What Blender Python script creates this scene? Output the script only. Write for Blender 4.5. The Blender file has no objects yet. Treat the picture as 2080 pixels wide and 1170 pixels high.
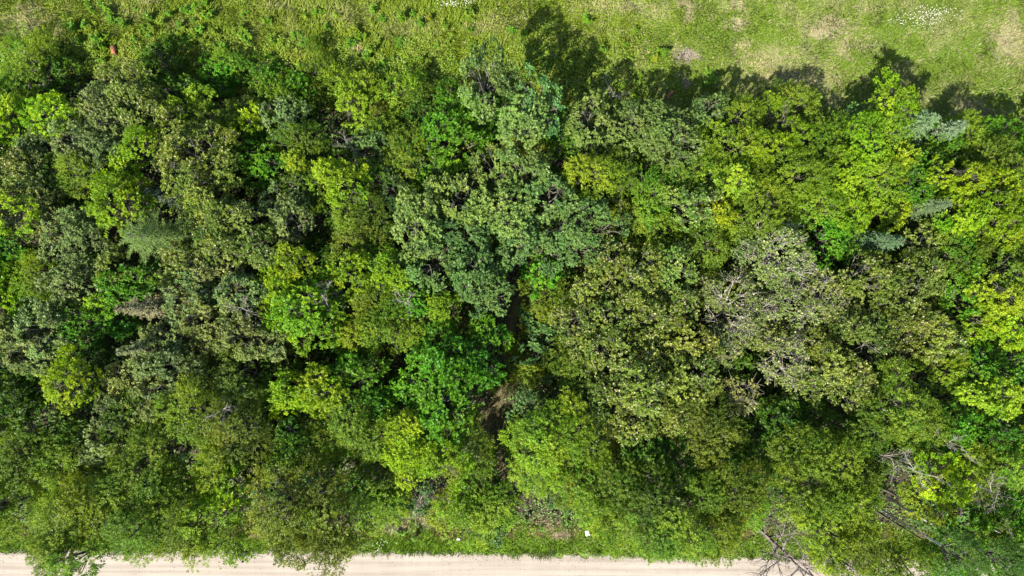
import bpy, math, random
import numpy as np
from mathutils import Vector

# ------------------------------------------------------------------ camera, sky, sun, exposure
SC = bpy.context.scene
COL = SC.collection
H_CAM = 45.0                      # drone height above the ground
M_PX = 2 * H_CAM * math.tan(math.radians(36.87)) / 2080.0   # metres per photo pixel at ground level

cam_d = bpy.data.cameras.new("camera")
cam_d.sensor_width = 36.0
cam_d.lens = 18.0 / math.tan(math.radians(36.87))
cam_d.clip_start, cam_d.clip_end = 0.5, 3000.0
cam = bpy.data.objects.new("camera", cam_d)
COL.objects.link(cam)
cam.location = (0, 0, H_CAM)
SC.camera = cam

SUN_EL = math.radians(49)
sx, sy = -0.60, -0.80
sun_dir = Vector((sx * math.cos(SUN_EL), sy * math.cos(SUN_EL), math.sin(SUN_EL)))
world = bpy.data.worlds.new("World")
SC.world = world
world.use_nodes = True
wn = world.node_tree
sky = wn.nodes.new("ShaderNodeTexSky")
sky.sky_type = 'NISHITA'
sky.sun_disc = False
sky.sun_elevation = SUN_EL
sky.sun_rotation = math.atan2(sx, sy) % (2 * math.pi)
wn.links.new(sky.outputs[0], wn.nodes["Background"].inputs[0])
wn.nodes["Background"].inputs[1].default_value = 0.105

sun_d = bpy.data.lights.new("sun", 'SUN')
sun_d.energy = 5.0
sun_d.angle = math.radians(0.53)
sun_d.color = (1.0, 0.95, 0.86)
sun = bpy.data.objects.new("sun", sun_d)
COL.objects.link(sun)
sun.rotation_euler = sun_dir.to_track_quat('Z', 'Y').to_euler()

SC.view_settings.view_transform = 'Standard'
SC.view_settings.look = 'None'
SC.view_settings.exposure = 1.45
SC.view_settings.gamma = 1.0
SC.view_settings.use_curve_mapping = False
SC.render.engine = 'CYCLES'
SC.cycles.max_bounces = 8
SC.cycles.diffuse_bounces = 4
SC.cycles.transmission_bounces = 4

rng = np.random.default_rng(7)
random.seed(7)


def px(u, v, z=0.0):
    """photo pixel -> point at height z"""
    k = M_PX * (H_CAM - z) / H_CAM
    return (u - 1040.0) * k, (585.0 - v) * k


# ------------------------------------------------------------------ noise
_lat = np.random.default_rng(3).random((256, 256))


def vnoise(x, y):
    xi, yi = np.floor(x).astype(int), np.floor(y).astype(int)
    fx, fy = x - xi, y - yi
    fx, fy = fx * fx * (3 - 2 * fx), fy * fy * (3 - 2 * fy)
    a, b = _lat[xi % 256, yi % 256], _lat[(xi + 1) % 256, yi % 256]
    c, d = _lat[xi % 256, (yi + 1) % 256], _lat[(xi + 1) % 256, (yi + 1) % 256]
    return (a * (1 - fx) + b * fx) * (1 - fy) + (c * (1 - fx) + d * fx) * fy


def fbm(x, y, o=4):
    s, a, t = 0.0, 0.5, 0.0
    for k in range(o):
        s = s + a * vnoise(x * 2 ** k + 17.3 * k, y * 2 ** k + 5.1 * k)
        t += a
        a *= 0.55
    return s / t


def sstep(a, b, x):
    t = np.clip((x - a) / (b - a), 0, 1)
    return t * t * (3 - 2 * t)


# ------------------------------------------------------------------ mesh helpers
def mesh_np(name, V, F, mats=(), face_float=None, face_color=None, mat_index=None):
    """V (n,3), F (m,k) all faces with k corners"""
    me = bpy.data.meshes.new(name)
    V = np.asarray(V, dtype=np.float32)
    F = np.asarray(F, dtype=np.int32)
    m, k = F.shape
    me.vertices.add(len(V))
    me.vertices.foreach_set("co", V.ravel())
    me.loops.add(m * k)
    me.loops.foreach_set("vertex_index", F.ravel())
    me.polygons.add(m)
    me.polygons.foreach_set("loop_start", np.arange(0, m * k, k, dtype=np.int32))
    me.update(calc_edges=True)
    for mt in mats:
        me.materials.append(mt)
    if mat_index is not None:
        me.polygons.foreach_set("material_index", np.asarray(mat_index, dtype=np.int32))
    for n, a in (face_float or {}).items():
        at = me.attributes.new(n, 'FLOAT', 'FACE')
        at.data.foreach_set("value", np.asarray(a, dtype=np.float32))
    if face_color is not None:
        at = me.attributes.new("tone", 'FLOAT_COLOR', 'FACE')
        c = np.ones((m, 4), dtype=np.float32)
        c[:, :3] = face_color
        at.data.foreach_set("color", c.ravel())
    return me


def link(name, data, parent=None, loc=(0, 0, 0), scale=(1, 1, 1), rotz=0.0, color=None):
    o = bpy.data.objects.new(name, data)
    COL.objects.link(o)
    o.location = loc
    o.scale = scale
    o.rotation_euler = (0, 0, rotz)
    if parent is not None:
        o.parent = parent
    if color is not None:
        o.color = (color[0], color[1], color[2], 1.0)
    return o


def thing(name, loc, rotz, label, cat, group=None):
    o = link(name, None, None, loc, (1, 1, 1), rotz)
    o.empty_display_size = 0.3
    tag(o, label, cat, group)
    return o


def tag(o, label, cat, group=None):
    o["label"] = label
    o["category"] = cat
    if group:
        o["group"] = group


def unit(a):
    return a / np.maximum(np.linalg.norm(a, axis=-1, keepdims=True), 1e-9)


def leaf_quads(P, A, N, L, W, fold=0.18):
    """rhombic leaves: base P, axis A, face normal about N"""
    A = unit(A)
    B = unit(np.cross(N, A))
    N = unit(np.cross(A, B))
    L = np.broadcast_to(np.asarray(L, dtype=float).reshape(-1, 1), (len(P), 1))
    W = np.broadcast_to(np.asarray(W, dtype=float).reshape(-1, 1), (len(P), 1))
    m = P + A * L * 0.42 + N * W * fold
    V = np.stack([P, m + B * W * 0.5, P + A * L - N * W * fold, m - B * W * 0.5], axis=1).reshape(-1, 3)
    F = np.arange(len(V)).reshape(-1, 4)
    return V, F


def tubes(segs, sides=5):
    """segs: list of (p0, p1, r0, r1) -> V, F quads"""
    if not segs:
        return np.zeros((0, 3)), np.zeros((0, 4), int)
    p0 = np.array([s[0] for s in segs], float)
    p1 = np.array([s[1] for s in segs], float)
    r0 = np.array([s[2] for s in segs], float)[:, None]
    r1 = np.array([s[3] for s in segs], float)[:, None]
    d = unit(p1 - p0)
    ref = np.where(np.abs(d[:, 2:3]) < 0.9, np.array([[0, 0, 1.0]]), np.array([[1.0, 0, 0]]))
    a = unit(np.cross(d, ref))
    b = np.cross(d, a)
    n = len(segs)
    rings = []
    for k in range(sides):
        t = 2 * math.pi * k / sides
        o = a * math.cos(t) + b * math.sin(t)
        rings.append((p0 + o * r0, p1 + o * r1))
    V = np.zeros((n, 2, sides, 3))
    for k in range(sides):
        V[:, 0, k], V[:, 1, k] = rings[k]
    V = V.reshape(-1, 3)
    base = (np.arange(n) * 2 * sides)[:, None]
    fs = []
    for k in range(sides):
        k2 = (k + 1) % sides
        fs.append(np.concatenate([base + k, base + k2, base + sides + k2, base + sides + k], axis=1))
    F = np.stack(fs, axis=1).reshape(-1, 4)
    return V, F


# ------------------------------------------------------------------ materials
def new_mat(name):
    m = bpy.data.materials.new(name)
    m.use_nodes = True
    nt = m.node_tree
    return m, nt, nt.nodes["Principled BSDF"], nt.nodes["Material Output"]


def node(nt, t, **kw):
    n = nt.nodes.new(t)
    for k, v in kw.items():
        setattr(n, k, v)
    return n


def leaf_material(name, rough, spec, transl, pale=(0.52, 0.47, 0.27)):
    m, nt, bs, out = new_mat(name)
    L = nt.links.new
    info = node(nt, "ShaderNodeObjectInfo")
    var = node(nt, "ShaderNodeAttribute", attribute_name="leaf_var")
    pal = node(nt, "ShaderNodeAttribute", attribute_name="leaf_pale")
    hsv = node(nt, "ShaderNodeHueSaturation")
    mr = node(nt, "ShaderNodeMapRange")
    mr.inputs[3].default_value, mr.inputs[4].default_value = 0.58, 1.42
    L(var.outputs["Fac"], mr.inputs[0])
    L(mr.outputs[0], hsv.inputs["Value"])
    hr = node(nt, "ShaderNodeMapRange")
    hr.inputs[3].default_value, hr.inputs[4].default_value = 0.522, 0.487
    L(var.outputs["Fac"], hr.inputs[0])
    L(hr.outputs[0], hsv.inputs["Hue"])
    bh = node(nt, "ShaderNodeAttribute", attribute_name="branch_hue")
    hb = node(nt, "ShaderNodeMapRange")
    hb.inputs[3].default_value, hb.inputs[4].default_value = 0.492, 0.522
    L(bh.outputs["Fac"], hb.inputs[0])
    hs0 = node(nt, "ShaderNodeHueSaturation")
    L(hb.outputs[0], hs0.inputs["Hue"])
    L(info.outputs["Color"], hs0.inputs["Color"])
    L(hs0.outputs[0], hsv.inputs["Color"])
    mx = node(nt, "ShaderNodeMix", data_type='RGBA')
    L(pal.outputs["Fac"], mx.inputs[0])
    L(hsv.outputs[0], mx.inputs[6])
    mx.inputs[7].default_value = (*pale, 1)
    L(mx.outputs[2], bs.inputs["Base Color"])
    bs.inputs["Roughness"].default_value = rough
    bs.inputs["Specular IOR Level"].default_value = spec
    tr = node(nt, "ShaderNodeBsdfTranslucent")
    h2 = node(nt, "ShaderNodeHueSaturation")
    h2.inputs["Hue"].default_value = 0.485
    h2.inputs["Saturation"].default_value = 1.1
    h2.inputs["Value"].default_value = 1.35
    L(mx.outputs[2], h2.inputs["Color"])
    L(h2.outputs[0], tr.inputs[0])
    ms = node(nt, "ShaderNodeMixShader")
    ms.inputs[0].default_value = transl
    L(bs.outputs[0], ms.inputs[1])
    L(tr.outputs[0], ms.inputs[2])
    L(ms.outputs[0], out.inputs[0])
    return m


def bark_material(name, c1, c2, scale=6.0):
    m, nt, bs, out = new_mat(name)
    L = nt.links.new
    tc = node(nt, "ShaderNodeTexCoord")
    mp = node(nt, "ShaderNodeMapping")
    mp.inputs["Scale"].default_value = (1, 1, 0.3)
    nz = node(nt, "ShaderNodeTexNoise")
    nz.inputs["Scale"].default_value = scale
    nz.inputs["Detail"].default_value = 5
    rp = node(nt, "ShaderNodeValToRGB")
    rp.color_ramp.elements[0].position, rp.color_ramp.elements[1].position = 0.32, 0.68
    rp.color_ramp.elements[0].color, rp.color_ramp.elements[1].color = (*c1, 1), (*c2, 1)
    bp = node(nt, "ShaderNodeBump")
    bp.inputs["Strength"].default_value = 0.5
    L(tc.outputs["Object"], mp.inputs[0])
    L(mp.outputs[0], nz.inputs["Vector"])
    L(nz.outputs[0], rp.inputs[0])
    L(rp.outputs[0], bs.inputs["Base Color"])
    L(nz.outputs[0], bp.inputs["Height"])
    L(bp.outputs[0], bs.inputs["Normal"])
    bs.inputs["Roughness"].default_value = 0.85
    bs.inputs["Specular IOR Level"].default_value = 0.2
    return m


def tone_material(name, rough=0.8, spec=0.2, transl=0.0, noise=0.0, nscale=20.0):
    """colour comes from the mesh's own 'tone' attribute"""
    m, nt, bs, out = new_mat(name)
    L = nt.links.new
    at = node(nt, "ShaderNodeAttribute", attribute_name="tone")
    src = at.outputs["Color"]
    if noise > 0:
        tc = node(nt, "ShaderNodeTexCoord")
        nz = node(nt, "ShaderNodeTexNoise")
        nz.inputs["Scale"].default_value = nscale
        nz.inputs["Detail"].default_value = 6
        nz.inputs["Roughness"].default_value = 0.7
        L(tc.outputs["Object"], nz.inputs["Vector"])
        mr = node(nt, "ShaderNodeMapRange")
        mr.inputs[1].default_value, mr.inputs[2].default_value = 0.25, 0.75
        mr.inputs[3].default_value, mr.inputs[4].default_value = 1 - noise, 1 + noise
        L(nz.outputs[0], mr.inputs[0])
        hs = node(nt, "ShaderNodeHueSaturation")
        L(mr.outputs[0], hs.inputs["Value"])
        L(src, hs.inputs["Color"])
        src = hs.outputs[0]
        bp = node(nt, "ShaderNodeBump")
        bp.inputs["Strength"].default_value = 0.6
        bp.inputs["Distance"].default_value = 0.05
        L(nz.outputs[0], bp.inputs["Height"])
        L(bp.outputs[0], bs.inputs["Normal"])
    L(src, bs.inputs["Base Color"])
    bs.inputs["Roughness"].default_value = rough
    bs.inputs["Specular IOR Level"].default_value = spec
    if transl > 0:
        tr = node(nt, "ShaderNodeBsdfTranslucent")
        L(src, tr.inputs[0])
        ms = node(nt, "ShaderNodeMixShader")
        ms.inputs[0].default_value = transl
        L(bs.outputs[0], ms.inputs[1])
        L(tr.outputs[0], ms.inputs[2])
        L(ms.outputs[0], out.inputs[0])
    return m


M_CLUMP = leaf_material("leaf_glossy", 0.50, 0.28, 0.34)
M_SEED = leaf_material("leaf_seeding", 0.5, 0.25, 0.34, (0.52, 0.46, 0.24))
M_BROAD = leaf_material("leaf_broad", 0.5, 0.25, 0.46)
M_ASH = leaf_material("leaf_ash", 0.5, 0.25, 0.46)
M_FINE = leaf_material("leaf_fine", 0.5, 0.25, 0.44)
M_NEEDLE = leaf_material("needles", 0.6, 0.15, 0.08, (0.20, 0.16, 0.09))
M_BARK = bark_material("bark_brown", (0.055, 0.052, 0.038), (0.150, 0.142, 0.105))
M_PALE_BARK = bark_material("bark_pale", (0.27, 0.26, 0.23), (0.56, 0.54, 0.48))
M_DEAD = bark_material("dead_wood", (0.15, 0.132, 0.108), (0.33, 0.30, 0.25))
M_DARK_DEAD = bark_material("dark_dead_wood", (0.07, 0.055, 0.05), (0.22, 0.185, 0.16))
M_GROUND = tone_material("earth_and_turf", 0.95, 0.1, 0, 0.45, 9.0)
M_GRASS = tone_material("grass_blades", 0.55, 0.25, 0.30)
M_UNDER = tone_material("undergrowth_leaves", 0.5, 0.3, 0.25)
M_FLOWER = tone_material("petals", 0.7, 0.2, 0.2)
M_STONE = tone_material("pebbles", 0.9, 0.15)

# ------------------------------------------------------------------ ground colour: turf, dry grass, leaf litter, soil
# dry / bare patches of the turf: (u, v, ru, rv, strength, kind)  kind 0 straw, 1 grey bare soil, 2 lush green
PATCHES = [
    (1690, 58, 55, 24, .9, 0), (1665, 68, 22, 12, .9, 0), (1500, 48, 16, 16, 1, 0), (1507, 92, 22, 14, .8, 0), (1475, 50, 10, 12, .6, 0),
    (1500, 10, 14, 14, .9, 0), (1400, 20, 12, 26, .8, 0), (1382, 8, 14, 10, .7, 0), (1560, 118, 70, 26, .55, 0), (1640, 165, 90, 24, .5, 0),
    (1590, 150, 110, 40, .4, 0), (1770, 90, 40, 22, .6, 0), (1790, 90, 20, 8, .5, 0), (1710, 100, 16, 22, .7, 0), (1760, 15, 36, 16, .6, 0), (2060, 85, 46, 52, .8, 0),
    (2040, 70, 30, 22, .6, 0), (1965, 218, 34, 22, .8, 0), (2000, 235, 60, 14, .5, 0), (1830, 175, 40, 18, .35, 0), (1700, 205, 20, 16, .7, 0), (1780, 205, 34, 18, .5, 0),
    (1395, 112, 26, 14, 1, 1), (1372, 104, 12, 8, .8, 1), (1393, 166, 9, 12, .9, 1), (1375, 152, 6, 7, .7, 0),
    (55, 40, 46, 26, .75, 0), (30, 68, 30, 10, .7, 0), (110, 66, 20, 10, .6, 0), (60, 14, 30, 12, .6, 0),
    (722, 98, 16, 14, .9, 0), (302, 3, 22, 8, .9, 0), (560, 12, 40, 12, .45, 0), (700, 30, 40, 30, .4, 0), (960, 62, 22, 9, .6, 0),
    (1250, 12, 80, 12, .55, 0), (1330, 30, 40, 14, .4, 0), (390, 40, 14, 10, .7, 0), (270, 30, 30, 14, .4, 0), (840, 60, 60, 24, .3, 0), (1010, 50, 50, 20, .3, 0),
    (1820, 70, 60, 60, .8, 2), (1930, 110, 60, 60, .6, 2), (1450, 70, 40, 40, .6, 2), (1560, 50, 40, 40, .5, 2), (1330, 80, 50, 30, .6, 2),
    (1112, 1052, 38, 20, 1, 0), (1100, 1030, 20, 14, .9, 0), (1135, 1085, 26, 10, 1, 0), (875, 1050, 26, 22, .8, 0), (800, 1070, 40, 14, .6, 0), (700, 1060, 40, 20, .5, 0), (85, 1055, 14, 18, .6, 0),
]
FEET = [(0, 196), (180, 150), (420, 190), (700, 210), (900, 190), (1000, 200), (1180, 230), (1400, 225), (1700, 250), (1900, 285), (2080, 290)]


def regions(x, y):
    """meadow, verge weights at a point on the ground (photo pixel space at ground level)"""
    u, v = x / M_PX + 1040.0, 585.0 - y / M_PX
    w = (fbm(x * 0.8, y * 0.8, 3) - 0.5) * 70
    foot = np.interp(u, [f[0] for f in FEET], [f[1] for f in FEET])
    meadow = 1 - sstep(foot - 12, foot + 25, v + w)
    verge = sstep(1050, 1080, v + w * 0.7)
    return u, v, meadow, verge


def ground_tone(x, y):
    u, v, meadow, verge = regions(x, y)
    n1, n2, n3 = fbm(x * .35, y * .35), fbm(x * 1.3 + 9, y * 1.3), fbm(x * 5 + 3, y * 5)
    rough = 1 - sstep(1180, 1420, u + (n1 - .5) * 200)          # rough olive meadow on the left, mown turf on the right
    green = np.array([0.140, 0.205, 0.022])
    olive = np.array([0.150, 0.205, 0.016])
    straw = np.array([0.40, 0.345, 0.200])
    soil = np.array([0.33, 0.27, 0.22])
    lush = np.array([0.125, 0.200, 0.020])
    c = green * (1 - rough[:, None]) + olive * rough[:, None]
    t = sstep(.42, .72, n2 * .6 + n1 * .4)[:, None] * (0.36 - 0.12 * rough[:, None])
    c = c * (1 - t) + straw * t
    t = sstep(.55, .75, fbm(x * .6 + 40, y * .6))[:, None] * 0.6
    c = c * (1 - t) + lush * t
    for (pu, pv, ru, rv, s, k) in PATCHES:
        d = np.hypot((u - pu) / ru, (v - pv) / rv) + (n2 - .5) * 1.7 + (n3 - .5) * 2.2
        t = ((1 - sstep(.35, 1.25, d)) * s * (.85 if k == 0 else 1))[:, None]
        c = c * (1 - t) + (straw, soil, lush)[k] * t
    vg = np.array([0.110, 0.190, 0.016])
    vo = np.array([0.16, 0.14, 0.05])
    tv = sstep(.45, .65, n2)[:, None] * (1 - sstep(1088, 1100, v))[:, None]
    vc = vg * (1 - tv) + vo * tv
    for (pu, pv, ru, rv, s, k) in PATCHES:
        if pv > 900:
            d = np.hypot((u - pu) / ru, (v - pv) / rv) + (n2 - .5) * 1.2 + (n3 - .5) * 1.2
            t = ((1 - sstep(.5, 1.15, d)) * s)[:, None]
            vc = vc * (1 - t) + np.array([0.37, 0.285, 0.205]) * t
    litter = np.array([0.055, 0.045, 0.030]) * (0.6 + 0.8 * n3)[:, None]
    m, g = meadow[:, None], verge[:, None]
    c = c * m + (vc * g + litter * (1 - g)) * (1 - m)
    return np.clip(((.74 + .08 * rough) * (0.82 + 0.36 * n3))[:, None] * c, 0, 1), meadow, verge


def axis(fine, step):
    a = list(np.arange(-fine, fine + step / 2, step))
    s, e = step, fine
    out = []
    while e < 1500:
        s *= 1.5
        e += s
        out.append(e)
    return np.array([-k for k in out[::-1]] + a + out)


gx, gy = axis(40.0, 0.16), axis(26.0, 0.16)
GX, GY = np.meshgrid(gx, gy, indexing='ij')
GZ = (fbm(GX * .5, GY * .5) - .5) * 0.10 * (np.abs(GY + 21.5) > 5.2)
gV = np.stack([GX.ravel(), GY.ravel(), GZ.ravel() - 0.03], axis=1)
nx, ny = len(gx), len(gy)
ii, jj = np.meshgrid(np.arange(nx - 1), np.arange(ny - 1), indexing='ij')
a0 = (ii * ny + jj).ravel()
gF = np.stack([a0, a0 + ny, a0 + ny + 1, a0 + 1], axis=1)
gc = gV[gF].mean(axis=1)
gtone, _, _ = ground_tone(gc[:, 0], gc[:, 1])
# beyond the far side of the road the turf goes on
gtone[gc[:, 1] > 5] *= .78      # ground darkened: shade between grass blades put into its colour
far = gc[:, 1] < -24.0
gtone[far] = np.array([0.075, 0.11, 0.018]) * (0.8 + 0.4 * fbm(gc[far, 0], gc[far, 1]))[:, None]
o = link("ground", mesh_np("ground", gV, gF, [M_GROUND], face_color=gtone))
o["kind"] = "structure"


# gravel road ------------------------------------------------------
def road_edge_v(u):
    return np.interp(u, [-4000, 0, 700, 1250, 1650, 2080, 6000], [1116, 1121, 1121, 1131, 1137, 1143, 1200])


mr_, nt, bs, out = new_mat("pale_gravel")
tc = node(nt, "ShaderNodeTexCoord")
mp = node(nt, "ShaderNodeMapping")
mp.inputs["Scale"].default_value = (0.05, 2.2, 1)
st = node(nt, "ShaderNodeTexNoise")
st.inputs["Scale"].default_value = 1.6
st.inputs["Detail"].default_value = 4
gr = node(nt, "ShaderNodeTexNoise")
gr.inputs["Scale"].default_value = 26
gr.inputs["Detail"].default_value = 8
gr.inputs["Roughness"].default_value = 0.75
bl = node(nt, "ShaderNodeTexNoise")
bl.inputs["Scale"].default_value = 0.7
bl.inputs["Detail"].default_value = 5
r1 = node(nt, "ShaderNodeValToRGB")
r1.color_ramp.elements[0].position, r1.color_ramp.elements[1].position = 0.35, 0.65
r1.color_ramp.elements[0].color, r1.color_ramp.elements[1].color = (0.204, 0.172, 0.137, 1), (0.292, 0.253, 0.208, 1)
m1 = node(nt, "ShaderNodeMath", operation='ADD')
m2 = node(nt, "ShaderNodeMath", operation='MULTIPLY_ADD')
m2.inputs[1].default_value, m2.inputs[2].default_value = 0.8, 0.1
m3 = node(nt, "ShaderNodeMath", operation='MULTIPLY_ADD')
m3.inputs[1].default_value, m3.inputs[2].default_value = 0.5, -0.35
L = nt.links.new
for n in (gr, bl):
    L(tc.outputs["Object"], n.inputs["Vector"])
L(tc.outputs["Object"], mp.inputs[0])
L(mp.outputs[0], st.inputs["Vector"])
L(st.outputs[0], m2.inputs[0])
L(gr.outputs[0], m3.inputs[0])
L(m2.outputs[0], m1.inputs[0])
L(m3.outputs[0], m1.inputs[1])
m4 = node(nt, "ShaderNodeMath", operation='MULTIPLY_ADD')
m4.inputs[1].default_value = 0.25
L(bl.outputs[0], m4.inputs[0])
L(m1.outputs[0], m4.inputs[2])
L(m4.outputs[0], r1.inputs[0])
L(r1.outputs[0], bs.inputs["Base Color"])
bp = node(nt, "ShaderNodeBump")
bp.inputs["Strength"].default_value = 0.35
bp.inputs["Distance"].default_value = 0.02
L(gr.outputs[0], bp.inputs["Height"])
L(bp.outputs[0], bs.inputs["Normal"])
bs.inputs["Roughness"].default_value = 0.95
bs.inputs["Specular IOR Level"].default_value = 0.1
xs = np.concatenate([np.linspace(-900, -42, 30), np.arange(-40, 40, 0.12), np.linspace(42, 900, 30)])
us = xs / M_PX + 1040
top = (585 - road_edge_v(us)) * M_PX + (fbm(xs * 1.7, xs * 0 + 3.3) - .5) * 0.5 + (fbm(xs * 7, xs * 0 + 7) - .5) * 0.42
rows = [top, top - 0.35, top - 1.5, top - 3.5, top - 5.5, top - 6.6 + (fbm(xs * 1.7, xs * 0 + 13) - .5) * .5]
zz = [0.006, 0.035, 0.06, 0.10, 0.06, 0.006]
rV = np.concatenate([np.stack([xs, r, np.full_like(xs, z)], 1) for r, z in zip(rows, zz)])
n = len(xs)
rF = np.concatenate([np.stack([np.arange(n - 1) + k * n, np.arange(n - 1) + (k + 1) * n, np.arange(1, n) + (k + 1) * n, np.arange(1, n) + k * n], 1) for k in range(5)])
o = link("road", mesh_np("road", rV, rF, [mr_]))
o["kind"] = "structure"

# narrow trodden trail between the trees ------------------------------------
TRAIL = [(1075, 560), (1050, 610), (1040, 660), (1034, 720), (1030, 775), (1012, 815), (992, 850), (990, 895), (1012, 935), (1035, 975)]
tp = np.array([px(u, v) for u, v in TRAIL])
ts = np.linspace(0, len(tp) - 1, 90)
cx_ = np.interp(ts, np.arange(len(tp)), tp[:, 0])
cy_ = np.interp(ts, np.arange(len(tp)), tp[:, 1])
tw = 0.28 + (fbm(ts * .7, ts * 0) - .5) * 0.4
cols = [-1, -.5, 0, .5, 1]
tV = np.concatenate([np.stack([cx_ + c * tw + (fbm(ts * 3 + c * 5, ts * 0 + c) - .5) * .2, cy_ + c * tw * .2, np.full_like(ts, 0.03 - 0.0 * abs(c))], 1) for c in cols])
n = len(ts)
tF = np.concatenate([np.stack([np.arange(n - 1) + k * n, np.arange(1, n) + k * n, np.arange(1, n) + (k + 1) * n, np.arange(n - 1) + (k + 1) * n], 1) for k in range(4)])
tcn = tV[tF].mean(axis=1)
tn = fbm(tcn[:, 0] * 3, tcn[:, 1] * 3)[:, None]
o = link("trail", mesh_np("trail", tV, tF, [M_GROUND], face_color=np.array([0.12, 0.092, 0.05]) * (1 - tn) + np.array([0.20, 0.155, 0.08]) * tn))
o["kind"] = "structure"


# ------------------------------------------------------------------ crowns
def rand_dirs(n, r):
    return unit(r.normal(size=(n, 3)))


FORMS = {   # leaf length, width, shoot length, leaves per shoot, leaf area index, lobe scale, lobes, pale share, droop, upward bias, material
    'clump': dict(L=.124, W=.076, S=.19, n=13, lai=2.9, lobe=(.18, .38), K=17, pale=0.0, droop=.0, up=.75, mat=M_CLUMP),
    'seed':  dict(L=.108, W=.060, S=.24, n=16, lai=2.8, lobe=(.17, .36), K=18, pale=0.055, droop=.0, up=.62, mat=M_SEED),
    'broad': dict(L=.145, W=.092, S=.24, n=10, lai=3.0, lobe=(.20, .42), K=14, pale=0.0, droop=.1, up=.7, mat=M_BROAD),
    'ash':   dict(L=.130, W=.068, S=.30, n=16, lai=3.3, lobe=(.18, .40), K=15, pale=0.0, droop=.15, up=.65, mat=M_ASH),
    'fine':  dict(L=.105, W=.047, S=.44, n=20, lai=3.0, lobe=(.18, .42), K=14, pale=0.0, droop=.40, up=.55, mat=M_FINE),
    'bare':  dict(L=.115, W=.070, S=.22, n=8, lai=1.7, lobe=(.20, .40), K=15, pale=0.05, droop=.0, up=.6, mat=M_SEED),
}


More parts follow.
